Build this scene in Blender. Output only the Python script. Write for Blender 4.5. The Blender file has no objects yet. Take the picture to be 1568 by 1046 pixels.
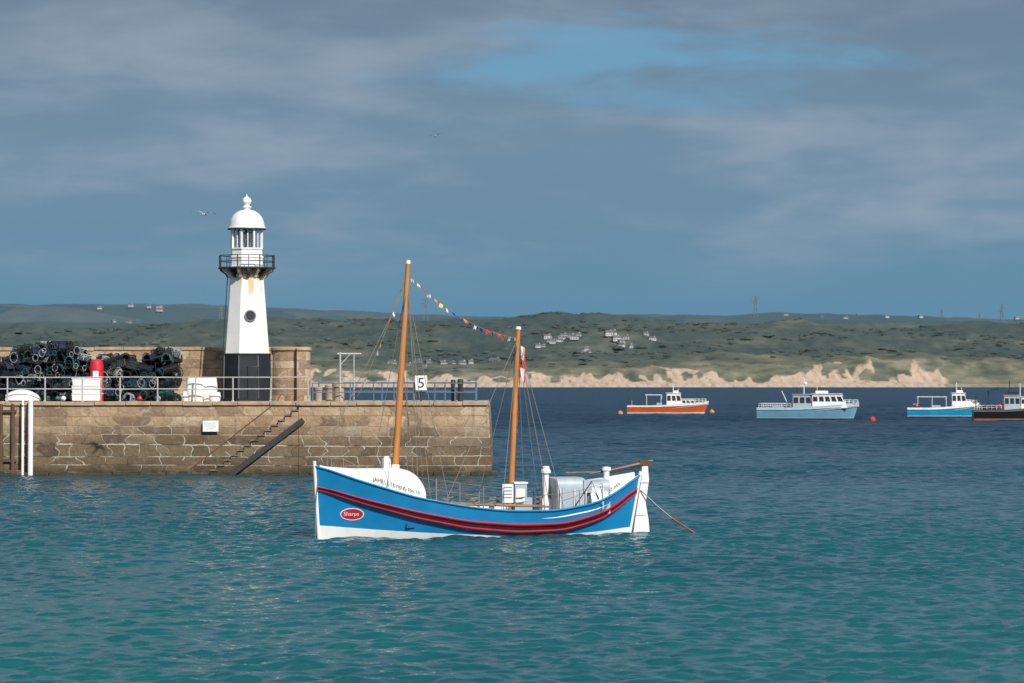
import bpy, math, random
import numpy as np
from mathutils import Vector, Matrix, noise
random.seed(7); np.random.seed(7)
sc=bpy.context.scene
R=math.radians
# ------------------------------------------------------------------ materials
def nt(m):
    m.use_nodes=True
    return m.node_tree, m.node_tree.nodes, m.node_tree.links
def pmat(name,col,rough=.5,var=.18,scale=4.,bump=0.,metal=0.,stretch=(1,1,1),dirt=None,dirtamt=.35):
    m=bpy.data.materials.new(name); t,n,l=nt(m)
    b=n['Principled BSDF']; b.inputs['Roughness'].default_value=rough; b.inputs['Metallic'].default_value=metal
    tc=n.new('ShaderNodeTexCoord'); mp=n.new('ShaderNodeMapping'); mp.inputs['Scale'].default_value=stretch
    l.new(tc.outputs['Object'],mp.inputs[0])
    nz=n.new('ShaderNodeTexNoise'); nz.inputs['Scale'].default_value=scale; nz.inputs['Detail'].default_value=6
    l.new(mp.outputs[0],nz.inputs['Vector'])
    cr=n.new('ShaderNodeValToRGB'); cr.color_ramp.elements[0].position=.3; cr.color_ramp.elements[1].position=.7
    cr.color_ramp.elements[0].color=[c*(1-var) for c in col[:3]]+[1]
    cr.color_ramp.elements[1].color=[min(1,c*(1+var*.6)) for c in col[:3]]+[1]
    l.new(nz.outputs[0],cr.inputs[0]); out=cr.outputs[0]
    if dirt:
        n2=n.new('ShaderNodeTexNoise'); n2.inputs['Scale'].default_value=scale*.8; n2.inputs['Detail'].default_value=8
        m2=n.new('ShaderNodeMapping'); m2.inputs['Scale'].default_value=(stretch[0]*1.5,stretch[1]*1.5,stretch[2]*.4); m2.inputs['Location'].default_value=(5,3,9)
        l.new(tc.outputs['Object'],m2.inputs[0]); l.new(m2.outputs[0],n2.inputs['Vector'])
        mr=n.new('ShaderNodeMapRange'); mr.inputs[1].default_value=.52; mr.inputs[2].default_value=.75; mr.inputs[4].default_value=dirtamt
        l.new(n2.outputs[0],mr.inputs[0])
        mx=n.new('ShaderNodeMixRGB'); mx.inputs[2].default_value=list(dirt)+[1]
        l.new(mr.outputs[0],mx.inputs[0]); l.new(out,mx.inputs[1]); out=mx.outputs[0]
    l.new(out,b.inputs['Base Color'])
    if bump>0:
        bp=n.new('ShaderNodeBump'); bp.inputs['Strength'].default_value=bump; bp.inputs['Distance'].default_value=.03
        l.new(nz.outputs[0],bp.inputs['Height']); l.new(bp.outputs[0],b.inputs['Normal'])
    return m
# ------------------------------------------------------------------ mesh builder
class MB:
    def __init__(s): s.v=[];s.f=[];s.m=[]
    def add(s,vs,fs,m=0,M=None):
        o=len(s.v)
        s.v+=[tuple(M@Vector(v)) if M else tuple(v) for v in vs]
        for f in fs: s.f.append(tuple(i+o for i in f)); s.m.append(m)
    def box(s,c,d,m=0,rz=0,M=None,taper=1.0):
        x,y,z=d[0]/2,d[1]/2,d[2]/2; k=taper
        vs=[(-x,-y,-z),(x,-y,-z),(x,y,-z),(-x,y,-z),(-x*k,-y*k,z),(x*k,-y*k,z),(x*k,y*k,z),(-x*k,y*k,z)]
        T=Matrix.Translation(c)@Matrix.Rotation(rz,4,'Z')
        if M: T=M@T
        s.add(vs,[(0,3,2,1),(4,5,6,7),(0,1,5,4),(1,2,6,5),(2,3,7,6),(3,0,4,7)],m,T)
    def beam(s,a,b,w,h,m=0):
        a=Vector(a);b=Vector(b);d=b-a;L=d.length
        q=d.to_track_quat('X','Z').to_matrix().to_4x4()
        s.box((L/2,0,0),(L,w,h),m,M=Matrix.Translation(a)@q)
    def tube(s,pts,r,m=0,n=6,caps=True):
        pts=[Vector(p) for p in pts]; rs=r if isinstance(r,(list,tuple)) else [r]*len(pts)
        vs=[];fs=[]
        for i,p in enumerate(pts):
            d=(pts[min(i+1,len(pts)-1)]-pts[max(i-1,0)]).normalized()
            u=d.cross(Vector((0,0,1)) if abs(d.z)<.95 else Vector((1,0,0))).normalized(); w=d.cross(u)
            for k in range(n):
                a=2*math.pi*k/n; vs.append(p+(u*math.cos(a)+w*math.sin(a))*rs[i])
        for i in range(len(pts)-1):
            for k in range(n):
                k2=(k+1)%n; fs.append((i*n+k,(i+1)*n+k,(i+1)*n+k2,i*n+k2))
        if caps: fs.append(tuple(range(n))); fs.append(tuple((len(pts)-1)*n+k for k in reversed(range(n))))
        s.add(vs,fs,m)
    def lathe(s,prof,m=0,n=24,c=(0,0,0),off=0.,caps=False):
        vs=[];fs=[]
        for r,z in prof:
            for k in range(n):
                a=2*math.pi*k/n+off; vs.append((c[0]+r*math.cos(a),c[1]+r*math.sin(a),c[2]+z))
        for i in range(len(prof)-1):
            for k in range(n):
                k2=(k+1)%n; fs.append((i*n+k,i*n+k2,(i+1)*n+k2,(i+1)*n+k))
        if caps: fs.append(tuple(reversed(range(n)))); fs.append(tuple((len(prof)-1)*n+k for k in range(n)))
        s.add(vs,fs,m)
    def grid(s,rows,mf=0,close=False):
        n=len(rows[0]);vs=[p for r in rows for p in r]
        o=len(s.v); s.v+=[tuple(p) for p in vs]
        for i in range(len(rows)-1):
            for k in range(n if close else n-1):
                k2=(k+1)%n
                s.f.append((o+i*n+k,o+i*n+k2,o+(i+1)*n+k2,o+(i+1)*n+k)); s.m.append(mf(i,k) if callable(mf) else mf)
    def obj(s,name,mats,parent=None,ang=35,bevel=0,loc=(0,0,0)):
        me=bpy.data.meshes.new(name); me.from_pydata(s.v,[],s.f)
        for m in (mats if isinstance(mats,list) else [mats]): me.materials.append(m)
        me.polygons.foreach_set('material_index',s.m)
        me.validate(); me.update()
        if ang: me.shade_smooth(); me.set_sharp_from_angle(angle=R(ang))
        o=bpy.data.objects.new(name,me); sc.collection.objects.link(o); o.location=loc
        if parent: o.parent=parent
        if bevel:
            b=o.modifiers.new('b','BEVEL'); b.width=bevel; b.segments=2; b.limit_method='ANGLE'; b.angle_limit=R(40)
        return o
def empty(name,loc=(0,0,0),rz=0):
    e=bpy.data.objects.new(name,None); sc.collection.objects.link(e); e.location=loc; e.rotation_euler=(0,0,rz); e.empty_display_size=.3
    return e
def lerp(a,b,t): return a+(b-a)*t
def text_verts(s,size=1.,ext=0.):
    cu=bpy.data.curves.new('lettering','FONT'); cu.body=s; cu.size=size; cu.resolution_u=3; cu.extrude=ext
    o=bpy.data.objects.new('lettering',cu); sc.collection.objects.link(o)
    bpy.context.view_layer.update()
    me=bpy.data.meshes.new_from_object(o.evaluated_get(bpy.context.evaluated_depsgraph_get()))
    vs=[tuple(v.co) for v in me.vertices]; fs=[tuple(p.vertices) for p in me.polygons]
    bpy.data.objects.remove(o); return vs,fs
# ------------------------------------------------------------------ camera, sun, world
cam=bpy.data.cameras.new('camera'); co=bpy.data.objects.new('camera',cam); sc.collection.objects.link(co)
co.location=(0,0,5.1); co.rotation_euler=(R(90),0,0); cam.lens=105; cam.sensor_width=36; cam.shift_y=62/1568
cam.clip_start=.5; cam.clip_end=80000; sc.camera=co
cam.dof.use_dof=True; cam.dof.focus_distance=105; cam.dof.aperture_fstop=2.8
AZ,EL=R(28),R(38)
sd=Vector((math.sin(AZ)*math.cos(EL),-math.cos(AZ)*math.cos(EL),math.sin(EL)))
sl=bpy.data.lights.new('sun','SUN'); sl.energy=4.9; sl.angle=R(.5); sl.color=(1,.955,.88)
so=bpy.data.objects.new('sun',sl); sc.collection.objects.link(so); so.rotation_euler=(-sd).to_track_quat('-Z','Y').to_euler(); so.location=(30,-40,60)
w=bpy.data.worlds.new('World'); sc.world=w; w.use_nodes=True
T=w.node_tree; n=T.nodes; l=T.links; bg=n['Background']; bg.inputs['Strength'].default_value=.1
sky=n.new('ShaderNodeTexSky'); sky.sky_type='NISHITA'; sky.sun_disc=False; sky.sun_elevation=EL; sky.sun_rotation=math.pi-AZ
tc=n.new('ShaderNodeTexCoord'); sx=n.new('ShaderNodeSeparateXYZ'); l.new(tc.outputs['Generated'],sx.inputs[0])
def mpn(scale,loc=(0,0,0)):
    m=n.new('ShaderNodeMapping'); m.inputs['Scale'].default_value=scale; m.inputs['Location'].default_value=loc; l.new(tc.outputs['Generated'],m.inputs[0]); return m
def wn(scale,loc,detail=6,rough=.5,dist=0.):
    z=n.new('ShaderNodeTexNoise'); z.inputs['Scale'].default_value=1; z.inputs['Detail'].default_value=detail; z.inputs['Roughness'].default_value=rough; z.inputs['Distortion'].default_value=dist
    l.new(mpn(scale,loc).outputs[0],z.inputs['Vector']); return z.outputs[0]
def wmr(v,a,b,c=0.,d=1.,sm=True):
    r=n.new('ShaderNodeMapRange'); r.interpolation_type='SMOOTHSTEP' if sm else 'LINEAR'
    for i,x in enumerate((a,b,c,d)): r.inputs[i+1].default_value=x
    l.new(v,r.inputs[0]); return r.outputs[0]
def wmath(op,a,b):
    r=n.new('ShaderNodeMath'); r.operation=op
    for i,x in enumerate((a,b)):
        if isinstance(x,(int,float)): r.inputs[i].default_value=x
        else: l.new(x,r.inputs[i])
    return r.outputs[0]
def wmix(f,a,b):
    r=n.new('ShaderNodeMixRGB')
    for i,x in enumerate((f,a,b)):
        if isinstance(x,(int,float)): r.inputs[i].default_value=x
        elif isinstance(x,tuple): r.inputs[i].default_value=[10*c for c in x]+[1]
        else: l.new(x,r.inputs[i])
    return r.outputs[0]
zz=sx.outputs[2]; xx=sx.outputs[0]
hz=wmix(wmr(zz,0,.08),(.112,.268,.405),(.160,.268,.375))
hz=wmix(wmr(zz,.07,.14),hz,(.155,.228,.318))
cl=wn((7,1,38),(1.3,0,.4),4,.5,.3)
cl2=wn((26,3,85),(4.3,2,1.4),5,.5,.3)
cs=wmath('ADD',wmath('MULTIPLY',cl,.7),wmath('MULTIPLY',cl2,.3))
cm=wmath('MULTIPLY',wmr(cs,.42,.66),wmath('MULTIPLY',wmr(zz,.022,.06),wmr(zz,.15,.10,.6,1)))
col=wmix(wmath('MULTIPLY',cm,.75),hz,(.315,.385,.480))
# blue gap in the cloud
bx=wmath('DIVIDE',wmath('SUBTRACT',xx,.04),.07); bz=wmath('DIVIDE',wmath('SUBTRACT',zz,.107),.015)
dd=wmath('ADD',wmath('MULTIPLY',bx,bx),wmath('MULTIPLY',bz,bz))
gn=wn((16,1,60),(7,0,2.2),6,.55,.3)
gap=wmr(wmath('ADD',dd,wmath('MULTIPLY',wmath('SUBTRACT',gn,.5),8.)),1.7,-.9)
col=wmix(wmath('MULTIPLY',gap,.85),col,(.160,.360,.54))
# broken cloud higher up over the physical sky
hi=wmix(wmr(wn((3,3,6),(0,0,0),6),.42,.6),sky.outputs[0],(.36,.38,.42))
col=wmix(wmr(zz,.14,.4),col,hi)
l.new(col,bg.inputs[0])
sc.view_settings.view_transform='Standard'; sc.view_settings.look='None'; sc.view_settings.exposure=0
# ------------------------------------------------------------------ sea
def sea():
    rows=np.concatenate([np.arange(6,44,1.),np.arange(44,110,.09),np.arange(110,180,.14),np.arange(180,310,.28),np.arange(310,480,.45),np.arange(480,700,1.),np.geomspace(700,3500,60)[0:],np.geomspace(3600,60000,14)])
    ud=np.linspace(-.2,.2,640); uo=np.geomspace(.205,3.5,22)
    u=np.concatenate([-uo[::-1],ud,uo])
    Y,U=np.meshgrid(rows,u,indexing='ij'); X=U*(Y+3)
    dy=np.gradient(rows)[:,None]; Z=np.zeros_like(X)
    du=np.gradient(u)[None,:]*(Y+3); sp=np.maximum(np.maximum(dy,0*Y),du)
    rs=np.random.RandomState(3); N=80
    amp=.65+.35*np.sin(X*.05+Y*.021+1)*np.sin(Y*.06-X*.03)
    for i in range(N):
        lam=.32*(8)**(rs.rand()**1.4); k=2*math.pi/lam
        th=-math.pi/2+rs.normal()*0.55+.18
        s=.046*(1 if lam<1.2 else .55)
        fade=np.clip(lam/(2.4*sp)-.9,0,1)
        Z+=fade*s/k*np.sin(k*(X*math.cos(th)+Y*math.sin(th))+rs.rand()*6.28)
    # longer chop that still reads further out
    for i in range(16):
        lam=rs.uniform(1.8,5.); k=2*math.pi/lam; th=-math.pi/2+rs.normal()*.45+.18
        fade=np.clip(lam/(2.4*sp)-.9,0,1)*np.clip((Y-110)/160,0,1)
        Z+=fade*.035/k*np.sin(k*(X*math.cos(th)+Y*math.sin(th))+rs.rand()*6.28)
    Z*=amp+.35
    V=np.stack([X,Y,Z],-1).reshape(-1,3).astype(np.float32)
    nr,nc=X.shape
    idx=np.arange(nr*nc).reshape(nr,nc)
    q=np.stack([idx[:-1,:-1],idx[:-1,1:],idx[1:,1:],idx[1:,:-1]],-1).reshape(-1,4)
    me=bpy.data.meshes.new('sea'); me.vertices.add(len(V)); me.vertices.foreach_set('co',V.ravel())
    me.loops.add(q.size); me.loops.foreach_set('vertex_index',q.ravel().astype(np.int32))
    me.polygons.add(len(q)); me.polygons.foreach_set('loop_start',np.arange(0,q.size,4,dtype=np.int32))
    me.update(calc_edges=True); me.shade_smooth()
    o=bpy.data.objects.new('sea',me); sc.collection.objects.link(o)
    m=bpy.data.materials.new('sea_water'); t,n,l=nt(m); b=n['Principled BSDF']
    b.inputs['IOR'].default_value=1.333
    tc=n.new('ShaderNodeTexCoord'); sx=n.new('ShaderNodeSeparateXYZ'); l.new(tc.outputs['Object'],sx.inputs[0])
    def mr(v,a,c,d=0.,e=1.):
        r=n.new('ShaderNodeMapRange'); l.new(v,r.inputs[0])
        for i,x in enumerate((a,c,d,e)): r.inputs[i+1].default_value=x
        return r.outputs[0]
    def nz(scale,det,ro=.5,rot=0.):
        z=n.new('ShaderNodeTexNoise'); z.inputs['Scale'].default_value=1; z.inputs['Detail'].default_value=det; z.inputs['Roughness'].default_value=ro
        p=n.new('ShaderNodeMapping'); p.inputs['Scale'].default_value=scale; p.inputs['Rotation'].default_value=(0,0,rot); l.new(tc.outputs['Object'],p.inputs[0]); l.new(p.outputs[0],z.inputs['Vector']); return z.outputs[0]
    yv=sx.outputs[1]
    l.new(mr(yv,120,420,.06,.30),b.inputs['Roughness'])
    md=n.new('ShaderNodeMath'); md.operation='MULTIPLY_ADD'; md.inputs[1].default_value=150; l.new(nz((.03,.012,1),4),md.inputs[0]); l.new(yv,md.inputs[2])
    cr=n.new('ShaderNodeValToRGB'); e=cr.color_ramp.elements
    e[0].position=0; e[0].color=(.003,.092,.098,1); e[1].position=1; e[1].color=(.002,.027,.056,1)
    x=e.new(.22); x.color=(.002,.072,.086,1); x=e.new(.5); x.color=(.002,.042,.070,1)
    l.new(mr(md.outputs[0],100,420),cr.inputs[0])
    # noise patches multiply the water colour darker
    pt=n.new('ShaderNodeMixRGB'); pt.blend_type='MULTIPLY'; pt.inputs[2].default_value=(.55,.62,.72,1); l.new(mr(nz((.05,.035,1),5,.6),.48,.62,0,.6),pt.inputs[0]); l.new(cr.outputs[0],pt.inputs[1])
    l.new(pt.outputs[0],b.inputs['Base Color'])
    l.new(mr(yv,80,380,.42,.15),b.inputs['Specular IOR Level'])
    bp=n.new('ShaderNodeBump'); l.new(mr(yv,80,400,.030,.12),bp.inputs['Distance']); l.new(nz((3.,4.6,1),3,.5,.15),bp.inputs['Height'])
    b2=n.new('ShaderNodeBump'); l.new(mr(yv,130,450,0,.9),b2.inputs['Distance']); l.new(nz((.45,.8,1),5,.6),b2.inputs['Height']); l.new(bp.outputs[0],b2.inputs['Normal']); l.new(b2.outputs[0],b.inputs['Normal'])
    me.materials.append(m)
sea()
# ------------------------------------------------------------------ terrain
F=4573.
def cur(pts,D):
    xs=[(p[0]-784)/F*D for p in pts]; zs=[5.1+(585-p[1])/F*D for p in pts]
    return lambda X: np.interp(X,xs,zs)
sand_top=cur([(-800,566),(300,566),(480,565),(640,568),(760,571),(900,567),(1050,562),(1150,556),(1250,558),(1310,553),(1335,545),(1360,552),(1400,550),(1440,548),(1470,556),(1568,552),(2400,560)],3020)
ridge=cur([(-900,500),(0,503),(120,503),(250,500),(400,491),(430,487),(520,490),(600,493),(700,489),(800,492),(900,487),(960,489),(1060,497),(1150,499),(1230,492),(1270,496),(1320,505),(1400,506),(1500,503),(1568,498),(2400,500)],4200)
far=cur([(-600,470),(0,469),(200,467),(330,469),(440,474),(560,478),(700,486),(800,487),(900,484),(1000,483),(1100,485),(1180,480),(1260,481),(1330,487),(1400,485),(1480,491),(1568,496),(2400,500)],8000)
mid=cur([(-600,476),(0,494),(300,496),(600,494),(800,492),(1000,490),(1200,489),(1400,492),(1568,500),(2400,505)],6200)
def terrain():
    ys=np.concatenate([np.arange(2880,3260,6),np.arange(3260,4700,16),np.arange(4700,9600,80)])
    xs=np.concatenate([np.arange(-2600,-720,24.),np.arange(-720,720,3.6),np.arange(720,2601,24.)])
    verts=[];sand=[];hum=[]
    fr=noise.fractal
    for y in ys:
        st=sand_top(xs); rg=ridge(xs); mi=mid(xs); fa=far(xs)
        shore=2905+12*np.sin(xs*.004)
        def ss(a,b,v):
            t=np.clip((v-a)/(b-a),0,1); return t*t*(3-2*t)
        z=-3+7.*ss(shore-25,shore+36,y)
        z=z+(st-4.)*ss(shore+40,shore+150,y)
        z=z+(rg*.45-st)*ss(3150,3700,y)*.9 + (rg-(st+(rg*.45-st)*.9))*ss(3550,4220,y)
        z=z+(mi*.72-rg)*ss(4300,4900,y)+(mi-mi*.72)*ss(5200,6200,y)
        z=z+(fa*.85-mi)*ss(6350,6900,y)+(fa*.15)*ss(7000,8000,y)
        near=y<4700
        for i,x in enumerate(xs):
            f1=fr(Vector((x/170.,y/170.,0)),1.,2.,5)
            f2=fr(Vector((x/38.,y/45.,3)),1.,2.,3) if near else 0.
            g=min(1,max(0,(y-3000)/300)); k=1 if near else .6
            zz=z[i]
            if 3000<y: zz+=(f1*10*g+f2*2.8*min(1,g+.3))*k
            s=0
            if y<3260:
                gl=fr(Vector((x/15.,y/110.,7)),1.,2.,5)
                if 2940<y<3200: zz+=gl*2.6*min(1,(y-2940)/60)*min(1,(3200-y)/60)
                px=784+F*x/y
                big=fr(Vector((x/70.,2.,5)),1.,2.,2)
                edge=shore[i]+104+gl*48+f1*40+big*60
                s=max(0,min(1,(edge-y)/25+.5))
                gr=fr(Vector((x/13.,y/70.,1)),1.,2.,5)
                cover=.02 if px<1000 else (.11 if px<1280 else .07)
                tt=(y-shore[i]-55)/60.
                if tt>0: s*=1-.85*max(0,min(1,(gr+cover*1.2+tt*.25-.24)/.16))
                if px>1445: s*= max(0,1-(px-1440)/22) if y>shore[i]+26 else .4
            verts.append((x,y,zz)); sand.append(s)
    nx=len(xs);fs=[(j*nx+i,j*nx+i+1,(j+1)*nx+i+1,(j+1)*nx+i) for j in range(len(ys)-1) for i in range(nx-1)]
    me=bpy.data.meshes.new('coastal_hills'); me.from_pydata(verts,[],fs); me.shade_smooth()
    a=me.attributes.new('sand','FLOAT','POINT'); a.data.foreach_set('value',sand)
    o=bpy.data.objects.new('coastal_hills',me); sc.collection.objects.link(o)
    m=bpy.data.materials.new('dune_land'); t,n,l=nt(m); b=n['Principled BSDF']; b.inputs['Roughness'].default_value=.95; b.inputs['Specular IOR Level'].default_value=.1
    tc=n.new('ShaderNodeTexCoord'); at=n.new('ShaderNodeAttribute'); at.attribute_name='sand'
    def nz(scale,loc=(0,0,0),det=6,rough=.6):
        mp=n.new('ShaderNodeMapping'); mp.inputs['Scale'].default_value=scale; mp.inputs['Location'].default_value=loc; l.new(tc.outputs['Object'],mp.inputs[0])
        z=n.new('ShaderNodeTexNoise'); z.inputs['Scale'].default_value=1; z.inputs['Detail'].default_value=det; z.inputs['Roughness'].default_value=rough; l.new(mp.outputs[0],z.inputs['Vector']); return z.outputs[0]
    def ramp(v,els):
        c=n.new('ShaderNodeValToRGB'); e=c.color_ramp.elements; e[0].position,e[0].color=els[0][0],list(els[0][1])+[1]; e[1].position,e[1].color=els[-1][0],list(els[-1][1])+[1]
        for p,q in els[1:-1]: x=e.new(p); x.color=list(q)+[1]
        l.new(v,c.inputs[0]); return c.outputs[0]
    def mix(f,a,c):
        r=n.new('ShaderNodeMixRGB')
        for i,x in enumerate((f,a,c)):
            if isinstance(x,float): r.inputs[i].default_value=x
            elif isinstance(x,tuple): r.inputs[i].default_value=list(x)+[1]
            else: l.new(x,r.inputs[i])
        return r.outputs[0]
    def mr(v,a,c,d=0.,e=1.):
        r=n.new('ShaderNodeMapRange'); l.new(v,r.inputs[0])
        for i,x in enumerate((a,c,d,e)): r.inputs[i+1].default_value=x
        return r.outputs[0]
    sx=n.new('ShaderNodeSeparateXYZ'); l.new(tc.outputs['Object'],sx.inputs[0])
    veg=ramp(nz((.012,.004,.03)),[(.34,(.020,.034,.030)),(.45,(.040,.056,.040)),(.56,(.070,.080,.052)),(.68,(.180,.160,.110))])
    veg2=ramp(nz((.07,.018,.1),(4,4,4)),[(.38,(.022,.036,.032)),(.62,(.095,.100,.068))])
    veg=mix(.42,veg,veg2)
    pale=ramp(nz((.03,.012,.1),(6,1,2)),[(.36,(.070,.080,.050)),(.50,(.165,.155,.095)),(.66,(.300,.260,.180))])
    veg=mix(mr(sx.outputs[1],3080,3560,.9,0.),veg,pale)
    vo=n.new('ShaderNodeTexVoronoi'); mp=n.new('ShaderNodeMapping'); mp.inputs['Scale'].default_value=(.0075,.0022,0); l.new(tc.outputs['Object'],mp.inputs[0]); l.new(mp.outputs[0],vo.inputs['Vector']); vo.inputs['Scale'].default_value=1
    sv=n.new('ShaderNodeSeparateColor'); l.new(vo.outputs['Color'],sv.inputs[0])
    fld=ramp(sv.outputs[0],[(0,(.035,.065,.070)),(.35,(.085,.120,.085)),(.6,(.055,.082,.085)),(.85,(.170,.165,.115)),(1,(.07,.10,.11))])
    fld=mix(nz((.02,.006,.02),(8,8,8)),fld,(.040,.065,.080))
    c=mix(mr(sx.outputs[1],4300,5200),veg,fld)
    c=mix(mr(sx.outputs[1],2900,8000,.14,.62),c,(.070,.130,.172))   # blue distance haze blended into the land colour, stronger inland
    snd=ramp(nz((.22,.03,.06),(2,2,2),7,.65),[(.30,(.27,.20,.14)),(.45,(.43,.33,.25)),(.7,(.55,.445,.355))])
    at2=mr(at.outputs['Fac'],.25,.7)
    c=mix(at2,c,snd)
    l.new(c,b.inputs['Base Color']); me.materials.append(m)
    return verts,nx,ys,xs
tv,nx,ys,xs_t=terrain()
def ground(x,y):
    j=int(np.searchsorted(ys,y)); i=int(np.searchsorted(xs_t,x)); j=min(j,len(ys)-1); i=min(i,nx-1)
    return tv[j*nx+i][2]
m_hw=pmat('render_white',(.48,.48,.47),.8,.35,.1); m_roof=pmat('slate_roof',(.10,.11,.13),.8,.2,.1); m_win=pmat('window_dark',(.03,.035,.04),.2,.1,1)
def house(mb,x,y,w,d,h,rz):
    z=ground(x,y)-1; M=Matrix.Translation((x,y,z))@Matrix.Rotation(rz,4,'Z')
    mb.box((0,0,h/2),(w,d,h),0,M=M)
    vs=[(-w/2-.3,-d/2-.3,h),(w/2+.3,-d/2-.3,h),(w/2+.3,d/2+.3,h),(-w/2-.3,d/2+.3,h),(-w/2,0,h+d*.45),(w/2,0,h+d*.45)]
    mb.add(vs,[(0,1,5,4),(2,3,4,5),(0,4,3),(1,2,5)],1,M)
    for k in range(3): mb.box((lerp(-w*.33,w*.33,k/2),-d/2-.05,h*.55),(w*.13,.1,h*.3),2,M=M)
    mb.box((w*.3,0,h+d*.38),(1.2,1,2),0,M=M)
def village(name,lst):
    mb=MB()
    for (p0,p1,y0,y1,nn,w,h) in lst:
        for k in range(nn):
            y=random.uniform(y0,y1); px=random.uniform(p0,p1); house(mb,(px-784)/F*y,y,w*random.uniform(.6,1.4),w*random.uniform(.5,.8),h*random.uniform(.7,1.1),random.uniform(-.7,.7))
    mb.obj(name,[m_hw,m_roof,m_win],ang=0)
village('distant_village',[(800,1000,3620,3900,14,7.5,3.8),(835,880,3750,3900,8,8,4.2),(930,990,3720,3850,7,9,4.2)])
village('distant_caravan_park',[(560,760,3420,3520,9,9,2.0),(600,720,3330,3420,4,8,2.0)])
village('inland_village',[(150,250,6300,7100,8,11,4.5),(1200,1420,6500,7600,6,10,4),(1440,1568,6500,7200,3,9,4)])
def scrub():
    mb=MB()
    for k in range(3000):
        y=random.choice([random.uniform(3150,4250),random.uniform(3500,4300)]); x=random.uniform(-.2,.2)*y; s=random.uniform(1.2,3.)*(1.6 if random.random()<.12 else 1)
        if noise.fractal(Vector((x/150,y/150,9)),1,2,3)<0.0: continue
        z=ground(x,y)
        vs=[];fs=[];N=7
        for j,(rr,hh) in enumerate(((1,-.2),(1.05,.25),(.65,.6))):
            for a in range(N):
                an=a*2*math.pi/N; q=rr*s*random.uniform(.7,1.25); vs.append((x+q*math.cos(an)*1.8,y+q*math.sin(an),z+hh*s*random.uniform(.6,1.)))
        vs.append((x,y,z+.8*s))
        for j in range(2):
            for a in range(N): fs.append((j*N+a,j*N+(a+1)%N,(j+1)*N+(a+1)%N,(j+1)*N+a))
        for a in range(N): fs.append((2*N+a,2*N+(a+1)%N,3*N))
        mb.add(vs,fs,0)
    mb.obj('coastal_scrub',pmat('scrub_leaves',(.048,.068,.058),.95,.4,.02),ang=0)
scrub()
m_py=pmat('galvanised_grey',(.16,.20,.23),.6,.1,1)
def pylon(px,y,h):
    x=(px-784)/F*y; z=ground(x,y)-2; mb=MB(); b=h*.09; tq=h*.02
    lv=[0,.2,.38,.54,.68,.8,.9,1]
    def c(s,i,f): r=lerp(b,tq,min(1,f*1.15)); return (r*(1 if i in(1,2) else -1),r*(1 if i in(2,3) else -1),f*h)
    for i in range(4):
        for a,b2 in zip(lv,lv[1:]):
            mb.tube([c(0,i,a),c(0,i,b2)],.48,n=4); mb.tube([c(0,i,a),c(0,(i+1)%4,b2)],.24,n=4)
    for f,wd in ((.68,.15),(.8,.19),(.92,.13)):
        mb.tube([(-h*wd,0,f*h),(h*wd,0,f*h)],.4,n=4); mb.tube([(-h*wd,0,f*h),(0,0,f*h+h*.06)],.2,n=4); mb.tube([(h*wd,0,f*h),(0,0,f*h+h*.06)],.2,n=4)
    mb.obj('electricity_pylon',m_py,loc=(x,y,z),ang=0)
for px,y,h in ((1157,6400,54),(1534,6400,50),(652,6400,56),(338,6400,44),(1442,7400,26),(1500,7400,22)): pylon(px,y,h)
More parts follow.
